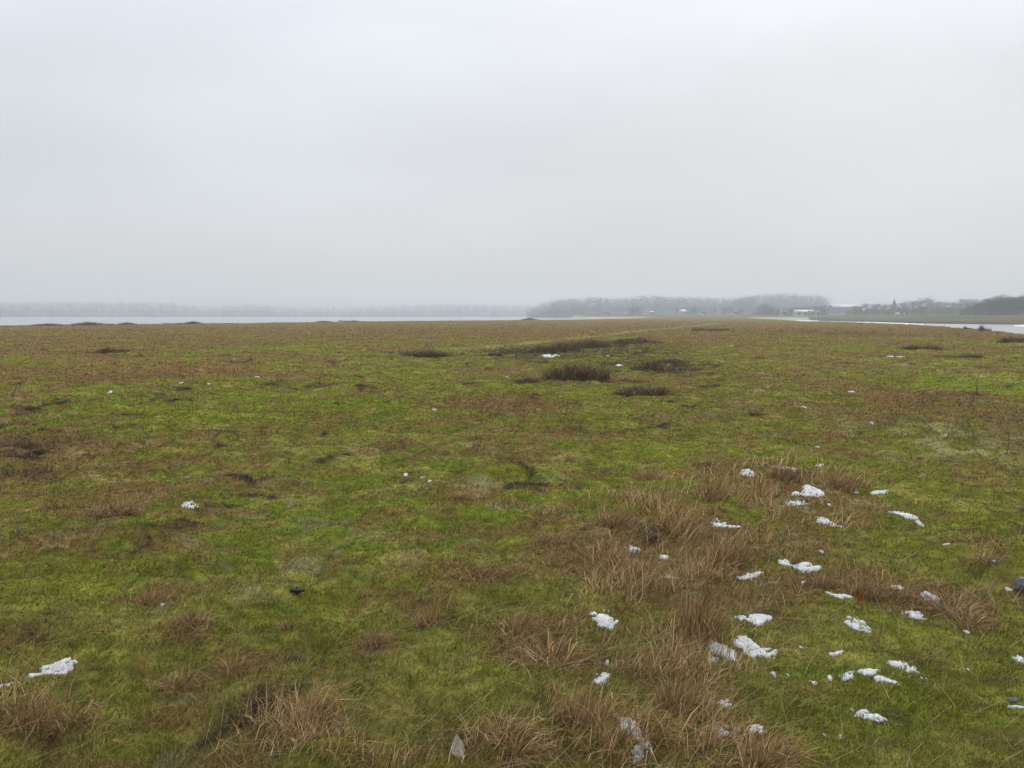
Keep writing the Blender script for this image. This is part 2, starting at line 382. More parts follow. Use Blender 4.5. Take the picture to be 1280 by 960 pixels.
def snow_patch(px, py, rx, ry, slant, rag, label, idx, group=None):
    x0, y0, _ = gp(px, py); x0, y0 = float(x0), float(y0)
    d = math.hypot(x0, y0); sc_ = d / F
    wx = rx * sc_ * (.9 if rx > 6 else .62); wy = min(ry * sc_ * d / HC * .9, wx * 1.9); wy = max(wy, wx * .3)
    sl = slant * rx / max(ry, 1)            # shear: a picture slope becomes a slope on the ground
    th = min(.007, .002 + wx * .03) * (.6 if rag > 1 else 1); rag = rag * .8 + .35; wy *= .9
    n = int(min(56, max(11, 3.4 * rx)))
    u = np.linspace(-1.45, 1.45, n); U, Vv = np.meshgrid(u, u); U = U.ravel(); Vv = Vv.ravel()
    def warp(U, Vv): return x0 + U * wx, y0 - (Vv + sl * U * .8) * wy
    X, Y = warp(U, Vv)
    fq = max(wx * .62, .016)
    nz = fbm(X / fq, Y / fq, 90 + idx, 3)
    nz2 = vn(X / (fq * .35), Y / (fq * .35), 300 + idx)
    t = 1 - (U * U + Vv * Vv) + (1.2 + 2.4 * rag) * (nz - .52) + (.4 + .9 * rag) * (nz2 - .5)
    tt = np.sqrt(np.clip(t, 0, 1))
    z = H(X, Y) + np.where(t > 0, (.006 if d < 12 else .014) + th * tt * (.7 + .6 * nz2), -.012)
    cell = np.arange(n * n).reshape(n, n)
    q = np.stack([cell[:-1, :-1], cell[1:, :-1], cell[1:, 1:], cell[:-1, 1:]], -1).reshape(-1, 4)
    keep = (t[q] > 0).any(1)
    if not keep.any(): return
    q = q[keep]; us, inv = np.unique(q, return_inverse=True); q = inv.reshape(-1, 4)
    P = np.stack([X, Y, z], 1)[us]
    zc = float(H(np.array(x0), np.array(y0)))
    me = npmesh('snow_patch', P - np.array([x0, y0, zc]), [q], None, smooth=True)
    o = obj('snow_patch', me, M_SNOW, loc=(x0, y0, zc))
    if me.polygons[0].normal.z < 0: me.flip_normals()
    tag(o, label, 'snow', group or 'patches of old snow on the meadow')
    SNOWG.append((x0, y0, wx, wy, sl, rag, idx, fq))
for i, s in enumerate(SN): snow_patch(*s, i)
for i, s in enumerate(SMALL):
    near = s[1] > 640
    snow_patch(*s, 0, .6, 'tiny crumb of snow lying alone in the near turf' if near else 'tiny white fleck of snow lying on the far turf', 100 + i,
               'tiny snow crumbs in the near turf' if near else 'tiny snow flecks on the far turf')
def in_snow(x, y):
    m = np.zeros(len(x), bool)
    for x0, y0, wx, wy, sl, rag, idx, fq in SNOWG:
        c = np.nonzero((np.abs(x - x0) < 1.5 * wx) & (np.abs(y - y0) < (1.5 + abs(sl)) * wy))[0]
        if not len(c): continue
        U = (x[c] - x0) / wx; V = (y0 - y[c]) / wy - sl * U * .8
        nz = fbm(x[c] / fq, y[c] / fq, 90 + idx, 3); n2 = vn(x[c] / (fq * .35), y[c] / (fq * .35), 300 + idx)
        t = 1 - (U * U + V * V) + (1.2 + 2.4 * rag) * (nz - .52) + (.4 + .9 * rag) * (n2 - .5)
        m[c[(t > .05) & ((t > .45) | (rng.uniform(size=len(c)) < .55))]] = True
    return m

# ------------------------------------------------------------------ turf
def sample(n, dmin, dmax, power=1.0, half=38):
    u = rng.uniform(0, 1, n) ** power
    d = 1 / (1 / dmax + u * (1 / dmin - 1 / dmax))
    a = rng.uniform(-half, half, n) * math.pi / 180
    return d * np.sin(a), d * np.cos(a), d
def in_land(x, y, d): return d < edge_d(np.arctan2(x, y)) + 2
def build_turf():
    x, y, d = sample(1350000, 2.0, 120)
    x2, y2, d2 = sample(170000, 12, 260)
    x = np.concatenate([x, x2]); y = np.concatenate([y, y2]); d = np.concatenate([d, d2])
    k = in_land(x, y, d) & ~(in_snow(x, y) & (rng.uniform(size=len(x)) < .84))
    x, y, d = x[k], y[k], d[k]; n = len(x)
    c, fb, n1, n2 = ground_colour(x, y)
    z = H(x, y)
    tuft = fbm(x / .16, y / .16, 61, 2)
    L = (.008 + .022 * rng.uniform(size=n) ** 1.8) * (.5 + 1.0 * tuft + .6 * fb) + .0013 * d * rng.uniform(.4, 1, n)
    L = np.minimum(L, .20)
    W = np.maximum(.0026 * rng.uniform(.7, 1.4, n), .0011 * d) * 1.15
    az = rng.normal(.35, 1.5, n) + 2.5 * (n1 - .5)
    lean = np.clip(rng.normal(.95, .35, n), .05, 1.5)
    v = rng.uniform(size=n)
    fd = ss(8, 40, d); c = c * (.95 + (1 - .65 * fd) * (1.35 * rng.uniform(size=n) ** 1.3 - .55))[:, None] * (1 + .18 * (rng.uniform(size=(n, 3)) - .5))
    straw = (v < (.06 + .07 * fb) * (1 - .8 * fd))
    c[straw] = C['straw'] * rng.uniform(.45, 1.0, (straw.sum(), 1)); W[straw] *= .7; L[straw] *= 1.35
    dk = (v > .96 + .035 * fd); c[dk] = C['brown'] * .8
    V, f, cc = blades3(np.stack([x, y, z - .004], 1), az, lean, L, W, c)
    o = obj('turf_grass', npmesh('turf_grass', V, f, cc), M_BLADE)
    tag(o, 'short mossy green and brown turf covering the whole meadow', 'grass', kind='stuff')
build_turf()

def build_dry():
    x, y, d = sample(900000, 2.3, 70)
    t = field('TALL', x, y)
    cl = fbm(x / .30, y / .30, 71, 2)
    p = np.clip(t, 0, 1.1) * ss(.42, .66, cl * .7 + .3 * fbm(x / .9, y / .9, 72, 2)) * .30
    k = (rng.uniform(size=len(x)) < p) & ~(in_snow(x, y) & (rng.uniform(size=len(x)) < .8))
    x, y, d, t, cl = x[k], y[k], d[k], np.clip(t[k], 0, 1), cl[k]
    n = len(x); print('dry blades', n)
    L = (.07 + .20 * rng.uniform(size=n) ** 1.3) * (.45 + .65 * t) * (.7 + .6 * cl)
    W = np.maximum(.0030 * rng.uniform(.5, 1.6, n), .0008 * d)
    az = rng.normal(.4, 1.1, n) + 4.5 * (fbm(x / .5, y / .5, 73, 2) - .5)
    l0 = np.clip(rng.normal(.7, .38, n), 0, 1.4); l1 = l0 + rng.uniform(.1, 1.2, n)
    b = rng.uniform(size=n)
    c = np.where((b < .62)[:, None], np.array((.345, .222, .098)), np.where((b < .86)[:, None], np.array((.56, .41, .21)), np.array((.12, .075, .038))))
    c = c * rng.uniform(.65, 1.3, (n, 1))
    A = blades5(np.stack([x, y, H(x, y) - .005], 1), az, l0, l1, L, W, c)
    # straws lying about
    x, y, d = sample(120000, 2.3, 40)
    pb = np.clip(field('BROWN', x, y), 0, 1) * .22 + .012
    k = (rng.uniform(size=len(x)) < pb); x, y, d = x[k], y[k], d[k]; n = len(x)
    az = rng.normal(.5, .9, n); l0 = rng.uniform(1.15, 1.6, n); l1 = l0 + rng.uniform(-.15, .25, n)
    c = C['straw'] * rng.uniform(.4, 1.0, (n, 1))
    B = blades5(np.stack([x, y, H(x, y) + .012], 1), az, l0, l1, rng.uniform(.08, .32, n), np.maximum(.002, .0005 * d), c)
    o = obj('tall_dry_grass', npmesh('tall_dry_grass', *merge([A, B])), M_DRY)
    tag(o, 'swath of tall brown dry grass leaning across the green turf', 'dry grass', kind='stuff')
build_dry()

# ------------------------------------------------------------------ tussocks
def tussock_mesh(kind, n=460):
    a = rng.uniform(0, math.tau, n); r = np.sqrt(rng.uniform(size=n)) * .55
    x, y = r * np.cos(a), r * np.sin(a)
    P = np.stack([x, y, np.full(n, -.02)], 1)
    az = a + rng.normal(0, .6, n); wind = {'lean': .9, 'round': .2, 'flat': .5}[kind]
    az = np.arctan2(np.sin(az) + wind * .3, np.cos(az) + wind)
    l0 = np.clip(r * 1.1 + rng.normal(.15, .25, n), 0, 1.3); l1 = l0 + rng.uniform(.3, 1.6, n)
    if kind == 'flat': l0 = l0 + .6; l1 = l1 + .3
    L = rng.uniform(.35, 1.2, n); W = rng.uniform(.008, .022, n)
    b = rng.uniform(size=n)
    c = np.where((b < .6)[:, None], np.array((.275, .170, .076)), np.where((b < .82)[:, None], np.array((.50, .355, .18)), np.array((.085, .052, .028))))
    return npmesh('tussock', *blades5(P, az, l0, l1, L, W, c * rng.uniform(.7, 1.25, (n, 1))))
TM = {k: [tussock_mesh(k) for _ in range(3)] for k in ('lean', 'round', 'flat')}
# px, py (foot), half width px, height px, kind, label
TUS = [
 (35,905,40,34,'round','rust brown tussock at the left edge of the bottom corner'),
 (82,912,30,26,'round','darker brown tussock joined to the right side of the rust brown corner one'),
 (238,783,30,26,'round','dark brown tussock in the middle of the left dead grass patch'),
 (192,752,26,20,'lean','low brown tussock above the dark one in the left dead grass patch'),
 (290,828,28,20,'flat','flattened brown tussock right of the left dead grass patch'),
 (222,858,30,22,'flat','flattened brown tussock below the left dead grass patch'),
 (385,915,56,40,'flat','large matted heap of dead grass at lower left with straws sticking out'),
 (536,782,27,32,'round','isolated brown tussock standing in green turf left of the straw mat'),
 (470,806,24,20,'round','low dark tussock left of the isolated brown one'),
 (360,785,16,12,'round','small brown tuft alone in green turf at left centre'),
 (690,828,62,30,'flat','flat mat of long straws combed to the right, at bottom centre'),
 (645,785,36,26,'flat','brown tussock on top left of the flat straw mat'),
 (600,725,46,22,'flat','long low streak of bent dry grass left of the swath'),
 (640,938,56,30,'flat','matted dry grass at the bottom edge right of the dead leaf'),
 (722,900,44,44,'lean','dense red brown tussock left of the tall bright snow patch'),
 (845,885,42,54,'lean','tall brown tussock right of the tall bright snow patch'),
 (870,790,48,70,'lean','tallest brown tussock, left of the large pair of snow patches'),
 (905,705,44,44,'lean','dark brown tussock left of the wedge of snow'),
 (850,668,40,36,'lean','brown tussock in the middle of the tall swath'),
 (800,722,36,34,'lean','brown tussock carrying thin snow on its top'),
 (765,655,34,26,'lean','brown tussock at the left border of the tall swath'),
 (810,600,30,20,'round','grey brown tussock at the far left of the tall swath'),
 (885,615,34,30,'lean','brown tussock at the far end of the tall swath, left of the snow crumbs'),
 (975,598,30,24,'lean','brown tussock at the far end of the tall swath, among the snow crumbs'),
 (1050,612,30,30,'lean','pale brown tussock right of the biggest far snow patch'),
 (1080,745,26,32,'lean','upright straw coloured tuft behind the orange leaf'),
 (1030,735,20,22,'lean','thin brown tuft between the long snow bar and the orange leaf'),
 (1190,762,46,28,'flat','dark brown heap of dead grass on open turf at right'),
 (1210,778,34,16,'flat','lower lobe of dark dead grass in front of the brown heap'),
 (1235,700,26,12,'flat','low dead grass patch near the right edge above the brown heap'),
 (1125,742,22,14,'flat','low brown tuft just left of the dark brown heap'),
 (150,642,34,20,'round','dark low tussock left of the snow filled hole'),
 (575,625,22,10,'flat','reddish flat tuft in the middle of the green turf'),
 (690,675,30,16,'flat','thin brown tuft of bent grass left of the swath border'),
 (960,955,56,36,'lean','straw coloured tuft leaning right at the bottom edge'),
]
for i, (px, py, hw, hh, kind, lab) in enumerate(TUS):
    x, y, z = (float(v) for v in gp(px, py)); d = math.hypot(x, y); s = d / F
    me = TM[kind][i % 3]
    o = obj('grass_tussock', me, M_DRY, loc=(x, y, z))
    flat = kind == 'flat'
    o.scale = (hw * s / 1.0, hw * s / 1.0 * (1.0 if not flat else .9), hh * s / (.85 if not flat else .55))
    o.rotation_euler.z = random.uniform(-.5, .5) if kind != 'round' else random.uniform(0, 6.2)
    tag(o, lab, 'grass tussock', 'dry grass tussocks on the meadow')

# ------------------------------------------------------------------ heather clumps
def heather_mesh(spiky, n=4200):
    sd = int(rng.integers(999)); a = rng.uniform(0, math.tau, n); r = rng.uniform(size=n) ** .5
    px, py = r * np.cos(a) * 1.15, r * np.sin(a) * 1.15
    nz = fbm(px * 1.9 + sd, py * 1.9, sd, 3); hgt = np.clip((1.05 - r * r) * .55 + 1.9 * (nz - .5), 0, 1)
    k = rng.uniform(size=n) < hgt * .8 + .04; px, py, a, r, hgt = px[k], py[k], a[k], r[k], hgt[k]; n = len(px)
    P = np.stack([px, py, .5 * hgt * rng.uniform(0, 1, n)], 1)
    az = a + rng.normal(0, 1.3, n); l0 = np.clip(r * .6 + rng.normal(.1, .55, n), -.4, 1.5)
    L = rng.uniform(.1, .6, n) * (.35 + hgt) * (1.6 if spiky else 1.05); W = rng.uniform(.014, .036, n)
    b = rng.uniform(size=n)
    c = np.where((b < .55)[:, None], np.array((.118, .072, .052)), np.where((b < .85)[:, None], np.array((.20, .128, .078)), np.array((.145, .14, .05))))
    return npmesh('heather', *blades5(P, az, l0, l0 + rng.uniform(-.5, .6, n), L, W, c * rng.uniform(.5, 1.5, (n, 1))))
HM = [heather_mesh(False), heather_mesh(False), heather_mesh(True), heather_mesh(False), heather_mesh(False), heather_mesh(True), heather_mesh(False)]
HEA = [(652,441,18,9,0,'left end clump of the long dark heather bank'),(674,440,19,10,1,'second clump from the left in the long dark heather bank'),
 (697,440,19,10,0,'clump of the long dark heather bank behind the bright snow'),(719,437,19,10,1,'middle clump of the long dark heather bank'),
 (740,435,18,9,0,'clump right of the middle in the long dark heather bank'),(760,433,18,9,1,'third clump from the right in the long dark heather bank'),
 (782,431,18,8,0,'second clump from the right in the long dark heather bank'),(806,429,18,8,1,'right end clump of the long dark heather bank'),
 (620,442,11,7,1,'small dark heather clump just left of the long bank'),(535,447,22,7,2,'dark heather clump standing alone at left of the long bank'),
 (458,447,9,4,0,'tiny heather tuft, leftmost of the far heather'),
 (719,476,26,15,2,'spiky dark heather bush, tallest in the open turf'),(660,478,20,6,0,'low dark heather strip left of the spiky bush'),
 (765,456,12,7,1,'small round heather clump with snow at its foot'),(822,464,26,11,1,'rounded dark heather clump with snow along its front'),
 (856,464,22,7,0,'low heather tail right of the rounded clump'),(838,453,18,6,0,'heather clump behind the rounded one'),
 (809,494,26,6,2,'flat sparse heather strip nearest in the open turf'),(884,414,13,5,1,'dark clump far out beyond the bank, left of a smaller one'),
 (906,413,7,3,0,'smaller dark clump far out beyond the bank'),(345,481,20,5,0,'low dark clump in the reddish grass at left'),
 (135,441,18,5,0,'low dark strip in the far left grass'),(28,560,26,9,0,'dark low clump at the left edge of the meadow'),
 (1160,438,18,3,2,'twiggy brown clump near the inlet at right'),(1203,447,16,3,2,'twiggy brown clump right of another by the inlet'),(1270,428,12,4,2,'twiggy clump on the inlet bank at the right edge')]
for i, (px, py, hw, hh, k, lab) in enumerate(HEA):
    x, y, z = (float(v) for v in gp(px, py)); s = math.hypot(x, y) / F
    o = obj('heather_clump', HM[(2, 5)[i % 2] if k == 2 else (0, 1, 3, 4, 6)[i % 5]], M_DRY, loc=(x, y + hw * s * .5, z)); o.scale = (hw * s * 1.45, hw * s * 1.1, hh * s / (.7 if k == 2 else .85) * random.uniform(.75, 1.15)); o.rotation_euler.z = i * 1.7
    tag(o, lab, 'heather', 'dark heather clumps on the meadow')
# scrub along the left shore
SHR = [(10,22,2),(62,22,3),(90,20,4),(112,22,5),(132,18,4),(160,12,3.5),(222,14,3.5),(242,12,4),(285,16,2.5),(405,12,2.5),(440,14,4),(662,12,3.5)]
for i, (px, hw, hh) in enumerate(SHR):
    d = float(edge_d(th_px(px))) - 7; x, y, z = at(px, d); s = d / F
    o = obj('shore_bush', HM[i % 2], M_DRY, loc=(x, y, z - .05)); o.scale = (hw * s, hw * s * .4, hh * s / 1.0)
    tag(o, 'low dark bush on the far left shore line against the water' if px < 600 else 'low dark bush on the shore line at the centre, right of all the others',
        'bush', 'low bushes along the left shore')
for px, hw, hh, lab in ((1230, 6, 6, 'dark ragged bush on the inlet bank at right, the bigger of two'), (1208, 4, 3, 'small dark bush on the inlet bank, left of the bigger one')):
    d = float(edge_d(th_px(px))) - 5; x, y, z = at(px, d); s = d / F
    o = obj('bank_bush', HM[2], M_DRY, loc=(x, y, z - .05)); o.scale = (hw * s, hw * s * .7, hh * s / .8)
    tag(o, lab, 'bush', 'bushes on the inlet bank')

# ------------------------------------------------------------------ bare twigs
def tube(pts, r0, r1, k=5):
    pts = np.array(pts); n = len(pts); V = []; 
    for i in range(n):
        t = pts[min(i + 1, n - 1)] - pts[max(i - 1, 0)]; t = t / (np.linalg.norm(t) + 1e-9)
        u = np.cross(t, (0, 0, 1.)) if abs(t[2]) < .95 else np.cross(t, (1., 0, 0)); u /= np.linalg.norm(u); w = np.cross(t, u)
        r = r0 + (r1 - r0) * i / (n - 1)
        for j in range(k): V.append(pts[i] + r * (u * math.cos(j * math.tau / k) + w * math.sin(j * math.tau / k)))
    f = [(i * k + j, i * k + (j + 1) % k, (i + 1) * k + (j + 1) % k, (i + 1) * k + j) for i in range(n - 1) for j in range(k)]
    return np.array(V), [np.array(f)], np.zeros((len(V), 3))
def branch(p, v, L, r, depth, out):
    pts = [np.array(p, float)]; v = np.array(v, float)
    for i in range(5):
        v = v + np.array([random.gauss(0, .22), random.gauss(0, .22), random.gauss(.02, .12)]); v /= np.linalg.norm(v)
        pts.append(pts[-1] + v * L / 5)
        if depth and i > 0 and random.random() < .75:
            w = v + np.array([random.gauss(0, .6), random.gauss(0, .6), random.gauss(.1, .3)]); branch(pts[-1], w / np.linalg.norm(w), L * .5, r * .55, depth - 1, out)
    out.append(tube(pts, r, r * .35))
def twig_shrub(px, py, hpx, stems, spread, lab, depth=2):
    x, y, z = (float(v) for v in gp(px, py)); s = math.hypot(x, y) / F; h = hpx * s
    root = empty('bare_shrub', (x, y, z)); tag(root, lab, 'shrub', 'bare twiggy shrubs in the turf')
    for i in range(stems):
        out = []; a = random.uniform(0, 6.28)
        b = np.array([random.uniform(-.3, .3) * spread * h, random.uniform(-.3, .3) * spread * h, -.03])
        branch(b, np.array([math.cos(a) * spread * .5, math.sin(a) * spread * .5, 1.]), h * random.uniform(.6, 1.1), max(.0026, .0004 * s * F), depth, out)
        obj('stem', npmesh('stem', *merge(out)[:2], smooth=True), M_TWIG, root)
twig_shrub(25,672,28,4,.6,'small bare shrub of upright twigs at the left edge',1)
twig_shrub(182,678,42,3,.7,'bare shrub of three thin bent twigs left of centre',1)
twig_shrub(95,608,20,3,1.,'low bare twigs in front of the dark patch at left',1)
twig_shrub(1238,568,62,3,1.0,'tallest bare shrub at right, leaning over straw patches')
twig_shrub(1180,549,34,5,1.8,'wide low bare shrub left of the tallest one')
twig_shrub(1262,548,44,3,1.1,'bare shrub at the right edge behind the tallest one')
twig_shrub(1150,512,32,4,1.4,'thin bare shrub in brown turf, farther out at right')
twig_shrub(1205,508,34,4,1.4,'thin bare shrub behind the wide low one')
twig_shrub(992,722,44,2,.4,'pair of thin bare stems beside the long snow bar',0)
x, y, z = (float(v) for v in gp(595, 566)); s = math.hypot(x, y) / F
o1, o2 = tube([(0, 0, -.01), (-.02, 0, .05), (-.035, 0, 10 * s)], .008, .005), tube([(0, 0, -.01), (.03, 0, .05), (.04, .01, 9 * s)], .008, .005)
tag(obj('forked_twig', npmesh('forked_twig', *merge([o1, o2])[:2]), M_TWIG, loc=(x, y, z)), 'short dark forked twig standing in the middle of the turf', 'twig')

# ------------------------------------------------------------------ small finds
def lump(name, px, py, rx, rz, m, lab, cat, sub=3, rough=.25, lift=.3):
    import bmesh
    x, y, z = (float(v) for v in gp(px, py)); s = math.hypot(x, y) / F
    bm = bmesh.new(); bmesh.ops.create_icosphere(bm, subdivisions=sub, radius=1)
    for v in bm.verts:
        k = 1 + rough * (2 * float(fbm(np.array(v.co.x * 1.3 + px), np.array(v.co.y * 1.3 + v.co.z * 1.7), 7, 3)) - 1)
        v.co = (v.co.x * rx * s * k, v.co.y * rx * s * k * .8, v.co.z * rz * s * k)
    me = bpy.data.meshes.new(name); bm.to_mesh(me); bm.free()
    for p in me.polygons: p.use_smooth = True
    return tag(obj(name, me, m, loc=(x, y, z + rz * s * lift)), lab, cat)
lump('stone', 1278, 741, 9, 8, M_STONE, 'smooth grey stone in the turf at the right edge', 'stone', rough=.35, lift=.35)
lump('stone_flake', 1267, 874, 6, 2, M_STONE, 'thin blue grey stone flake lying near the lower right edge', 'stone', rough=.3, lift=.8)
def dung(px, py):
    x, y, z = (float(v) for v in gp(px, py)); s = math.hypot(x, y) / F
    root = empty('droppings', (x, y, z)); tag(root, 'small dark droppings lying in green turf left of centre', 'droppings')
    import bmesh
    for i, (a, b, r) in enumerate(((-5, 0, 4), (1, -1, 4.5), (7, 0, 2.6), (-1, 4, 3))):
        bm = bmesh.new(); bmesh.ops.create_icosphere(bm, subdivisions=2, radius=r * s)
        for v in bm.verts: v.co *= 1 + .35 * (random.random() - .5)
        for v in bm.verts: v.co.z *= .7
        me = bpy.data.meshes.new('pellet'); bm.to_mesh(me); bm.free()
        for p in me.polygons: p.use_smooth = True
        o = obj('pellet', me, M_DUNG, root); o.location = (a * s, b * s * 2, .018)
dung(372, 742)
def leaf(name, px, py, wpx, hpx, m, lab, tilt, rz):
    x, y, z = (float(v) for v in gp(px, py)); s = math.hypot(x, y) / F
    V, f = [], []; n, k = 10, 6
    for i in range(n + 1):
        t = i / n; w = math.sin(math.pi * min(1, t ** .8 * .97 + .02)) * (1 + .12 * math.sin(t * 23)) * wpx * s / 2 + .001
        for j in range(k + 1):
            u = j / k * 2 - 1
            V.append((u * w, .012 * math.sin(t * 4) + abs(u) * w * .45 + .004 * math.sin(u * 6 + t * 9), t * hpx * s))
    for i in range(n):
        for j in range(k): a = i * (k + 1) + j; f.append((a, a + 1, a + k + 2, a + k + 1))
    root = empty(name, (x, y, z), rz); root.rotation_euler.x = tilt; tag(root, lab, 'leaf')
    b = obj('blade', npmesh('blade', V, [np.array(f)], smooth=True), m, root)
    sm = b.modifiers.new('thick', 'SOLIDIFY'); sm.thickness = .0012
    st = tube([(0, -.001, hpx * s * 1.0), (0, .003, hpx * s * .4), (0, -.004, -.02)], .0012, .0018)
    obj('stalk', npmesh('stalk', *st[:2], smooth=True), m, root)
leaf('dead_leaf', 578, 948, 19, 30, M_DEADLEAF, 'pale grey dead leaf propped against brown grass at the bottom centre', -.75, .45)
leaf('orange_leaf', 1076, 758, 7, 16, M_ORANGE, 'bright orange leaf at the foot of the straw coloured tuft', -.3, -.2)

# ------------------------------------------------------------------ far trees
def crown_cloud(n, kind):
    """leaf sized faces and twig sprays through an uneven crown, unit height"""
    if kind == 'cone':
        t = rng.uniform(size=n) ** 1.3; r = (1 - t) * .22 * np.sqrt(rng.uniform(size=n)) * (1 + .3 * np.sin(t * 40)); a = rng.uniform(0, math.tau, n)
        P = np.stack([r * np.cos(a), r * np.sin(a), .1 + t * .9], 1)
    else:
        m = 17
        bc = np.stack([rng.normal(0, .17, m), rng.normal(0, .17, m), rng.uniform(.20, .84, m)], 1); br = rng.uniform(.10, .2, m) * (1.15 - .4 * np.abs(bc[:, 2] - .55))
        if kind == 'dense': br = br * 1.3; bc[:, 2] = rng.uniform(.1, .83, m)
        i = rng.integers(0, m, n); q = rng.normal(size=(n, 3)); q /= np.linalg.norm(q, axis=1)[:, None]
        P = bc[i] + q * (br[i] * rng.uniform(.3, 1, n) ** .5)[:, None]
        P[:, 2] = np.clip(P[:, 2], .01, 1.03)
    return P
def leaf_faces(P, size, col):
    n = len(P); u = rng.normal(size=(n, 3)); u /= np.linalg.norm(u, axis=1)[:, None]
    w = rng.normal(size=(n, 3)); w -= u * (u * w).sum(1)[:, None]; w /= np.linalg.norm(w, axis=1)[:, None]
    s = size * rng.uniform(.5, 1.2, n)[:, None]
    V = np.stack([P - u * s, P + w * s * .5, P + u * s, P - w * s * .5], 1).reshape(-1, 3)
    return V, [np.arange(4 * n).reshape(-1, 4)], np.repeat(col, 4, 0)
def crown_mesh(kind, n, size, base):
    P = crown_cloud(n, kind)
    c = np.array(base) * rng.uniform(.75, 1.25, (n, 1)) * (1 + .15 * (rng.uniform(size=(n, 3)) - .5))
    return npmesh('crown', *leaf_faces(P, size, c))
def trunk_mesh(kind):
    parts = [tube([(0, 0, -.05), (.005, .004, .3), (0, .01, .62 if kind != 'cone' else .95)], .022, .008, 7)]
    if kind != 'cone':
        for i in range(7):
            a = i * 2.4; z0 = .22 + .05 * i
            parts.append(tube([(0, 0, z0), (.1 * math.cos(a), .1 * math.sin(a), z0 + .1), (.2 * math.cos(a), .2 * math.sin(a), z0 + .2)], .010, .003, 5))
    return npmesh('trunk', *merge(parts)[:2], smooth=True)
KINDS = {'bare': ('open', 3200, .015, (.085, .066, .055)), 'dense': ('dense', 3600, .020, (.058, .064, .052)), 'cone': ('cone', 1600, .022, (.030, .042, .030))}
TREES = {}
for k, (ck, n, sz, base) in KINDS.items():
    TREES[k] = [(crown_mesh(ck, n, sz, base), trunk_mesh(ck)) for _ in range(4 if k != 'cone' else 1)]
def make_proto(k, v):
    return None
PROTO = {}
def tree(px, top, d, k, v, lab, group, wide=1.0, base_down=0):
    x, y, z = at(px, d); z -= base_down
    zt = HC + (YH - top) / F * d; h = max(zt - z, 2.0)
    key = (k, v % len(TREES[k]))
    if key not in PROTO:
        root = empty('bare_tree' if k == 'bare' else 'conifer' if k == 'cone' else 'dense_tree', (x, y, z))
        obj('crown', TREES[k][key[1]][0], M_LEAF, root); obj('trunk', TREES[k][key[1]][1], M_BARK, root); PROTO[key] = root
    else: root = copy_tree(PROTO[key])
    root.location = (x, y, z); root.scale = (h * wide, h * wide, h); root.rotation_euler.z = random.uniform(0, 6.28)
    tag(root, lab, 'tree', group)
# dark wood at the right edge
for i, (px, tp) in enumerate(((1203,384),(1211,382),(1219,379),(1228,376),(1236,374),(1245,373),(1254,372),(1263,371.5),(1272,371.5),(1281,371),(1290,371.5),(1300,372))):
    for dd in (0, 22, 44):
        tree(px + random.uniform(-3, 3) + dd * .1, tp + random.uniform(-.5, 2.2), 452 + dd + random.uniform(-6, 6), 'dense', i + dd, 'dark tree packed in the nearest wood at the right edge beyond the inlet', 'trees of the dark wood at the right edge', 1.15)
# hazy single trees between
for i, (px, tp, d, k) in enumerate(((1104,381,600,'bare'),(1112,379,610,'bare'),(1123,379,620,'bare'),(1131,377,640,'bare'),(1140,376,640,'bare'),(1148,374.5,650,'bare'),(1157,373.5,650,'bare'),(1163,373,650,'bare'),
      (1171,377,660,'bare'),(1179,377,660,'bare'),(1188,378,640,'bare'),(1196,378,640,'dense'),(1128,383,560,'dense'),(1150,384,560,'dense'),(1170,384,560,'bare'),(1186,384,550,'dense'),(1108,386,560,'dense'),(1140,385,570,'bare'))):
    tree(px, tp, d, k, i, 'hazy grey tree in the row left of the dark wood', 'hazy trees between the long roof and the dark wood', 1.2)
for i, (px, tp, d) in enumerate(((1203,374.5,720),(1212,373,720),(1220,375,720))):
    tree(px, tp, d, 'bare', i, 'pale bare tree rising behind the left end of the dark wood', 'pale trees behind the dark wood', 1.25)
tree(1116, 376, 620, 'cone', 0, 'single pointed conifer standing out of the hazy tree row', None, 1.7)
for i, (px, tp) in enumerate(((1068,382),(1075,381),(1082,379.5),(1089,381),(1095,379.5),(1101,382))):
    tree(px, tp, 560 + 8 * i, 'bare', i, 'dark bare tree just right of the long pale roof', 'dark trees right of the long pale roof', 1.2)
for i, (px, tp) in enumerate(((948,383),(956,380),(963,383),(972,384),(980,383.5),(988,385),(996,383),(1004,382),(1012,383.5),(1020,381),(1026,382),(1031,384))):
    tree(px, tp, 640 + random.uniform(-15, 25), 'dense' if i % 3 else 'bare', i, 'dark grey tree of the front row before the pale rounded wood', 'front row of dark trees before the rounded wood', 1.3)
for i, (px, tp) in enumerate(((790,383),(797,382),(846,385),(858,384),(866,383),(892,385),(905,384),(914,383),(925,385))):
    tree(px, tp, 720 + random.uniform(-15, 25), 'bare' if i % 2 else 'dense', i, 'small grey tree at the foot of the middle wood, near the white houses', 'trees by the white houses', 1.2)

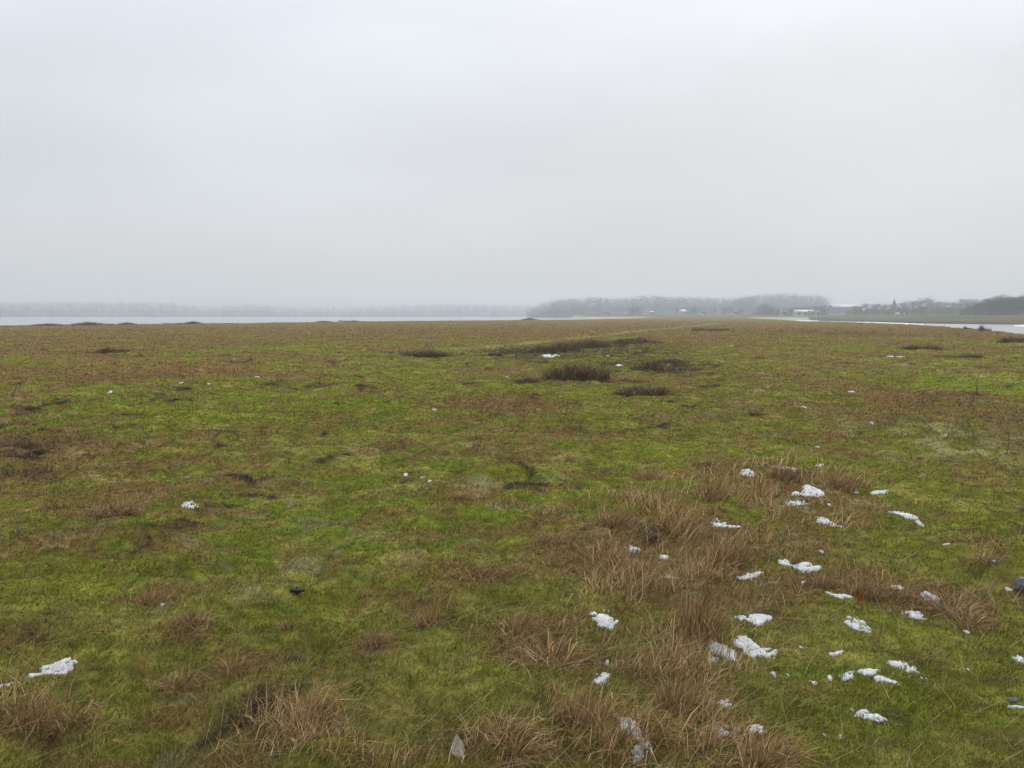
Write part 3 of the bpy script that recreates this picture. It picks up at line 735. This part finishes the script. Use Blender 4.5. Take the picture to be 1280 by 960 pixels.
def wood(name, prof, d0, depth, n, base, lab, per=420, sz=.024, base_z=None):
    """a far wood that reads as one mass: crowns side by side under one uneven outline"""
    prof = np.array(prof, float); parts = []
    for i in range(n):
        px = prof[0, 0] + (i + random.random()) / n * (prof[-1, 0] - prof[0, 0]); tp = np.interp(px, prof[:, 0], prof[:, 1]) + abs(random.gauss(0, .5))
        d = d0 + random.random() * depth; x, y, z = at(px, d)
        h = max(HC + (YH - tp) / F * d - z, 3) * 1.07
        P = crown_cloud(per, 'dense' if random.random() < .6 else 'open') * np.array([h * .95, h * .95, h]) + np.array([x, y, z])
        low = rng.uniform(size=per) < .35; P[low, 2] = z + rng.uniform(0, .4, low.sum()) * h
        parts.append(leaf_faces(P, sz * h, np.array(base) * rng.uniform(.85, 1.15, (per, 1))))
        t = tube([(x, y, z - .3), (x, y, z + .6 * h)], .02 * h, .01 * h, 5); parts.append((t[0], t[1], np.tile(np.array((.06, .05, .045)), (len(t[0]), 1))))
    tag(obj(name, npmesh(name, *merge(parts)), M_LEAF), lab, 'wood', kind='stuff')
wood('far_wood', [(-120,380),(0,379.5),(180,379),(222,379.5),(232,383),(245,382),(255,383.5),(280,382.5),(292,380.5),(330,381),(345,383),(400,384),(440,383.5),(500,381.5),(560,380),(620,380.5),(650,381),(680,383)], 1650, 180, 420, (.045,.05,.042),
     'pale blue wood along the far shore, almost lost in haze')
wood('middle_wood', [(660,386),(672,382),(680,379),(690,375.5),(705,373.5),(722,372.5),(728,374),(738,371.5),(750,371.5),(765,373),(790,371.5),(815,370),(840,370.5),(870,371.5),(900,373),(925,373),(940,371)], 960, 130, 230, (.05,.055,.042),
     'grey hazy wood behind the white houses in the middle of the skyline')
wood('rounded_wood', [(915,374),(930,371.5),(945,369),(970,368.5),(990,368),(1002,370),(1015,369.5),(1024,370),(1029,372),(1032,378)], 1120, 90, 110, (.05,.048,.045),
     'pale rounded wood ending in a steep edge right of the middle')
wood('distant_wood', [(1020,384),(1060,381),(1100,380),(1180,379),(1240,377),(1340,376)], 1300, 100, 110, (.05,.05,.045), 'faint wood farthest back behind the trees at right')

wood('scrub_belt', [(1056,388),(1066,386.5),(1085,385.5),(1110,386.5),(1130,384.5),(1160,384),(1190,384.5),(1206,385)], 590, 50, 110, (.085,.075,.06), 'low grey scrub filling the ground between the hazy trees at right', per=260, sz=.05)
wood('shrub_belt', [(940,388),(960,386.5),(985,387.5),(1010,387),(1034,388)], 640, 40, 60, (.075,.07,.06), 'low grey scrub under the front row of dark trees', per=260, sz=.05)
# ------------------------------------------------------------------ houses far behind
def box(x0, x1, y0, y1, z0, z1):
    V = np.array([(x, y, z) for z in (z0, z1) for y in (y0, y1) for x in (x0, x1)], float)
    return V, [np.array([(0, 2, 3, 1), (4, 5, 7, 6), (0, 1, 5, 4), (2, 6, 7, 3), (0, 4, 6, 2), (1, 3, 7, 5)])], np.zeros((8, 3))
def house(px, d, w, dep, hw, hr, wall, roof, lab, rz=0., nwin=3, name='house', lift=0, chim=False):
    x, y, z = at(px, d); z += lift; root = empty(name, (x, y, z), rz); tag(root, lab, 'house' if name == 'house' else name.replace('_', ' '))
    V = np.array([(-w/2,-dep/2,-1),(w/2,-dep/2,-1),(w/2,dep/2,-1),(-w/2,dep/2,-1),(-w/2,-dep/2,hw),(w/2,-dep/2,hw),(w/2,dep/2,hw),(-w/2,dep/2,hw),(-w/2,0,hw+hr-.12),(w/2,0,hw+hr-.12)], float)
    fs = [np.array([(0,1,5,4),(2,3,7,6)]), np.array([(1,2,6,9,5),(3,0,4,8,7)])]
    obj('wall', npmesh('wall', V, fs), wall, root)
    o, t = .4, .18; sl = hr / (dep / 2)
    pr = []
    for s in (-1, 1):
        e = s * (dep / 2 + o); ez = hw - o * sl
        P = np.array([(-w/2-o,e,ez),(w/2+o,e,ez),(w/2+o,0,hw+hr),(-w/2-o,0,hw+hr)], float); Q = P + np.array([0, 0, t])
        if s == 1: P[:, 1] += 0; 
        pr.append((np.vstack([P, Q]), [np.array([(0,1,2,3),(4,7,6,5),(0,4,5,1),(1,5,6,2),(2,6,7,3),(3,7,4,0)])], np.zeros((8, 3))))
    rf = obj('roof', npmesh('roof', *merge(pr)[:2]), roof, root)
    if chim: obj('chimney', npmesh('chimney', *box(w*.2, w*.2+.7, -.35, .35, hw+hr*.6, hw+hr+.9)[:2]), M_BRICK, rf)
    for i in range(nwin):
        cx = -w/2 + (i + .6) * w / (nwin + .2)
        fr = obj('window', npmesh('window', *box(cx-.65, cx+.65, -dep/2-.06, -dep/2-.003, .9, 2.2)[:2]), M_WALL, root)
        obj('pane', npmesh('pane', *box(cx-.55, cx+.55, -dep/2-.09, -dep/2-.063, 1.0, 2.1)[:2]), M_PANE, fr)
    obj('door', npmesh('door', *box(w*.44-.95, w*.44-.05, -dep/2-.07, -dep/2-.004, -.2, 2.0)[:2]), M_ROOF, root)
house(807, 700, 4.2, 6, 3.4, 2.0, M_WALL, M_PALEROOF, 'tall white gabled house, the brightest before the middle wood', R(80), 1, lift=.3, chim=True)
house(811, 706, 6, 5, 2.0, .8, M_WALL, M_PALEROOF, 'low white annex right of the tall white gabled house', 0, 2)
house(757, 690, 6, 5, 2.4, 1.3, M_WALL, M_ROOF, 'small white cottage on the sandy shore, leftmost of the houses', 0, 2)
house(852, 690, 5, 5, 2.3, 1.4, M_WALL, M_PALEROOF, 'small white house right of the tall gabled one', R(20), 1)
house(878, 640, 4, 4, 2.0, 1.0, M_WALL, M_ROOF, 'tiny white hut between the small white house and the tree row', 0, 1, name='hut')
house(918, 640, 4, 4, 2.2, 1.0, M_WALL, M_ROOF, 'tiny white hut left of the dark front tree row', 0, 1, name='hut')
house(1003, 560, 11, 6, 2.6, 1.2, M_MINT, M_PALEROOF, 'long mint green shed with pale roof under the dark tree row', 0, 3, name='shed')
house(1016, 560, 6, 5, 2.0, 1.2, M_WALL, M_ROOF, 'white shed right of the long mint green shed', 0, 2, name='shed')
house(978, 570, 4, 4, 2.4, 1.2, M_WALL, M_ROOF, 'small white shed left of the long mint green shed', 0, 1, name='shed')
house(1054, 830, 24, 14, 4.5, 2.4, M_ROOF, M_PALEROOF, 'long barn with a broad pale roof in the gap right of the rounded wood', 0, 5, name='barn', lift=1.5)
house(1123, 480, 3.4, 3, 1.0, .4, M_WALL, M_PALEROOF, 'low white shed in the field before the hazy tree row', 0, 1, name='shed')
# grey mast by the mint shed
x, y, z = at(1010, 555)
mr = empty('mast', (x, y, z)); tag(mr, 'thin grey mast between the mint shed and the white shed', 'mast')
obj('pole', npmesh('pole', *tube([(0, 0, -.5), (0, 0, 3), (0, 0, 6)], .14, .09, 8)[:2], smooth=True), M_STONE, mr)
obj('crossbar', npmesh('crossbar', *tube([(-.8, 0, 5), (.8, 0, 5)], .06, .06, 6)[:2]), M_STONE, mr)

# ------------------------------------------------------------------ ice at the inlet's edge
def ice(px0, px1, d0, d1, lab, seed, thick=.16):
    n, k = 60, 8; V = []; 
    for i in range(n + 1):
        px = px0 + (px1 - px0) * i / n; th = float(th_px(px)); e = math.sin(math.pi * i / n) ** .35
        dm = (d0(px) + d1(px)) / 2; hw = (d1(px) - d0(px)) / 2 * e * (.75 + .5 * float(vn(np.array(px * .35), np.array(seed * 1.), seed)))
        for j in range(k + 1):
            u = j / k * 2 - 1; d = dm + u * hw
            zz = WATER + (-.05 if j in (0, k) else thick * (.5 + .9 * float(vn(np.array(px * 1.3), np.array(j * .9), seed + 3))))
            V.append((d * math.sin(th), d * math.cos(th), zz))
    f = [(i*(k+1)+j, (i+1)*(k+1)+j, (i+1)*(k+1)+j+1, i*(k+1)+j+1) for i in range(n) for j in range(k)]
    V = np.array(V); c = V.mean(0); c[2] = WATER
    me = npmesh('ice_sheet', V - c, [np.array(f)], smooth=True)
    o = obj('ice_sheet', me, M_ICE, loc=c)
    if sum(p.normal.z for p in me.polygons) < 0: me.flip_normals()
    tag(o, lab, 'ice', 'ice sheets at the edge of the inlet')
ice(1064, 1118, lambda p: 300 - (p - 1064) * .9, lambda p: 375 - (p - 1064) * .8, 'white ice sheet along the inlet, left of the wider one', 5)
ice(1108, 1154, lambda p: 232 - (p - 1108) * .9, lambda p: 330 - (p - 1108) * .8, 'white ice sheet on the inlet reaching the open grey water', 6)
ice(976, 1022, lambda p: 350, lambda p: 432, 'thin white strip of ice at the far left end of the inlet', 7, .3)
ice(1266, 1300, lambda p: 235, lambda p: 266, 'white ice at the far bank of the inlet on the right edge', 8)

# ------------------------------------------------------------------ haze
def haze():
    m = bpy.data.materials.new('haze_air'); m.use_nodes = True; N, Lk = m.node_tree.nodes, m.node_tree.links
    N.remove(N['Principled BSDF']); v = N.new('ShaderNodeVolumePrincipled'); v.inputs['Color'].default_value = (.885, .955, 1, 1)
    v.inputs['Density'].default_value = .00085; v.inputs['Anisotropy'].default_value = .2
    Lk.new(v.outputs[0], N['Material Output'].inputs['Volume'])
    o = obj('haze', npmesh('haze', *box(-3000, 3000, -3000, 3000, -4.5, 27)[:2]), m)
    tag(o, 'thin even mist over the meadow and the bay', 'haze', kind='stuff')
haze()

# ------------------------------------------------------------------ sky and sun
SUN_EL, SUN_AZ = R(38), R(20)
w = bpy.data.worlds.new('World'); sc.world = w; w.use_nodes = True
N, Lk = w.node_tree.nodes, w.node_tree.links
bg = N['Background']
sky = N.new('ShaderNodeTexSky'); sky.sky_type = 'NISHITA'; sky.sun_disc = False; sky.sun_elevation = SUN_EL; sky.sun_rotation = SUN_AZ
sky.dust_density = 6; sky.air_density = 1.5
tc = N.new('ShaderNodeTexCoord'); sep = N.new('ShaderNodeSeparateXYZ'); Lk.new(tc.outputs['Generated'], sep.inputs[0])
ramp = N.new('ShaderNodeValToRGB'); cr = ramp.color_ramp; cr.interpolation = 'EASE'
cr.elements[0].position = 0; cr.elements[0].color = (.82, .83, .84, 1)
cr.elements[1].position = 1; cr.elements[1].color = (1.35, 1.37, 1.40, 1)
for p_, c_ in ((.045, (.735, .76, .785)), (.16, (.70, .735, .78)), (.36, (.86, .91, .985)), (.6, (1.12, 1.15, 1.20))):
    e = cr.elements.new(p_); e.color = (*c_, 1)
Lk.new(sep.outputs[2], ramp.inputs[0])
mp = N.new('ShaderNodeMapping'); mp.inputs['Scale'].default_value = (1.1, 1.1, 3.2); Lk.new(tc.outputs['Generated'], mp.inputs[0])
nz = N.new('ShaderNodeTexNoise'); nz.inputs['Scale'].default_value = 1.7; nz.inputs['Detail'].default_value = 4; nz.inputs['Roughness'].default_value = .45
Lk.new(mp.outputs[0], nz.inputs['Vector'])
mr = N.new('ShaderNodeMapRange'); mr.inputs[1].default_value = .3; mr.inputs[2].default_value = .7; mr.inputs[3].default_value = .905; mr.inputs[4].default_value = 1.085
Lk.new(nz.outputs[0], mr.inputs[0])
mu = N.new('ShaderNodeMix'); mu.data_type = 'RGBA'; mu.blend_type = 'MULTIPLY'; mu.inputs[0].default_value = 1
Lk.new(ramp.outputs[0], mu.inputs[6]); Lk.new(mr.outputs[0], mu.inputs[7])
vs = N.new('ShaderNodeVectorMath'); vs.operation = 'SCALE'; vs.inputs['Scale'].default_value = 10.0; Lk.new(mu.outputs[2], vs.inputs[0])
mx = N.new('ShaderNodeMix'); mx.data_type = 'RGBA'; mx.inputs[0].default_value = .95     # thick cloud deck over the clear sky
Lk.new(sky.outputs[0], mx.inputs[6]); Lk.new(vs.outputs[0], mx.inputs[7]); Lk.new(mx.outputs[2], bg.inputs[0])
bg.inputs[1].default_value = .1
sd = bpy.data.lights.new('sun', 'SUN'); sd.energy = 1.5; sd.angle = R(16); sd.color = (1, .96, .9)
so = bpy.data.objects.new('sun', sd); link(so); so.location = (0, 0, 50)
so.rotation_euler = (R(90) - SUN_EL, 0, math.pi - SUN_AZ)

# ------------------------------------------------------------------ camera
cd = bpy.data.cameras.new('camera'); cam = bpy.data.objects.new('camera', cd); link(cam)
cd.sensor_width = 36; cd.lens = F / 1280 * 36; cd.clip_start = .05; cd.clip_end = 20000
cam.location = (0, 0, HC); cam.rotation_euler = (R(90) - PITCH, 0, 0)
sc.camera = cam
sc.view_settings.view_transform = 'Standard'; sc.view_settings.look = 'None'; sc.view_settings.gamma = 1; sc.view_settings.exposure = 0
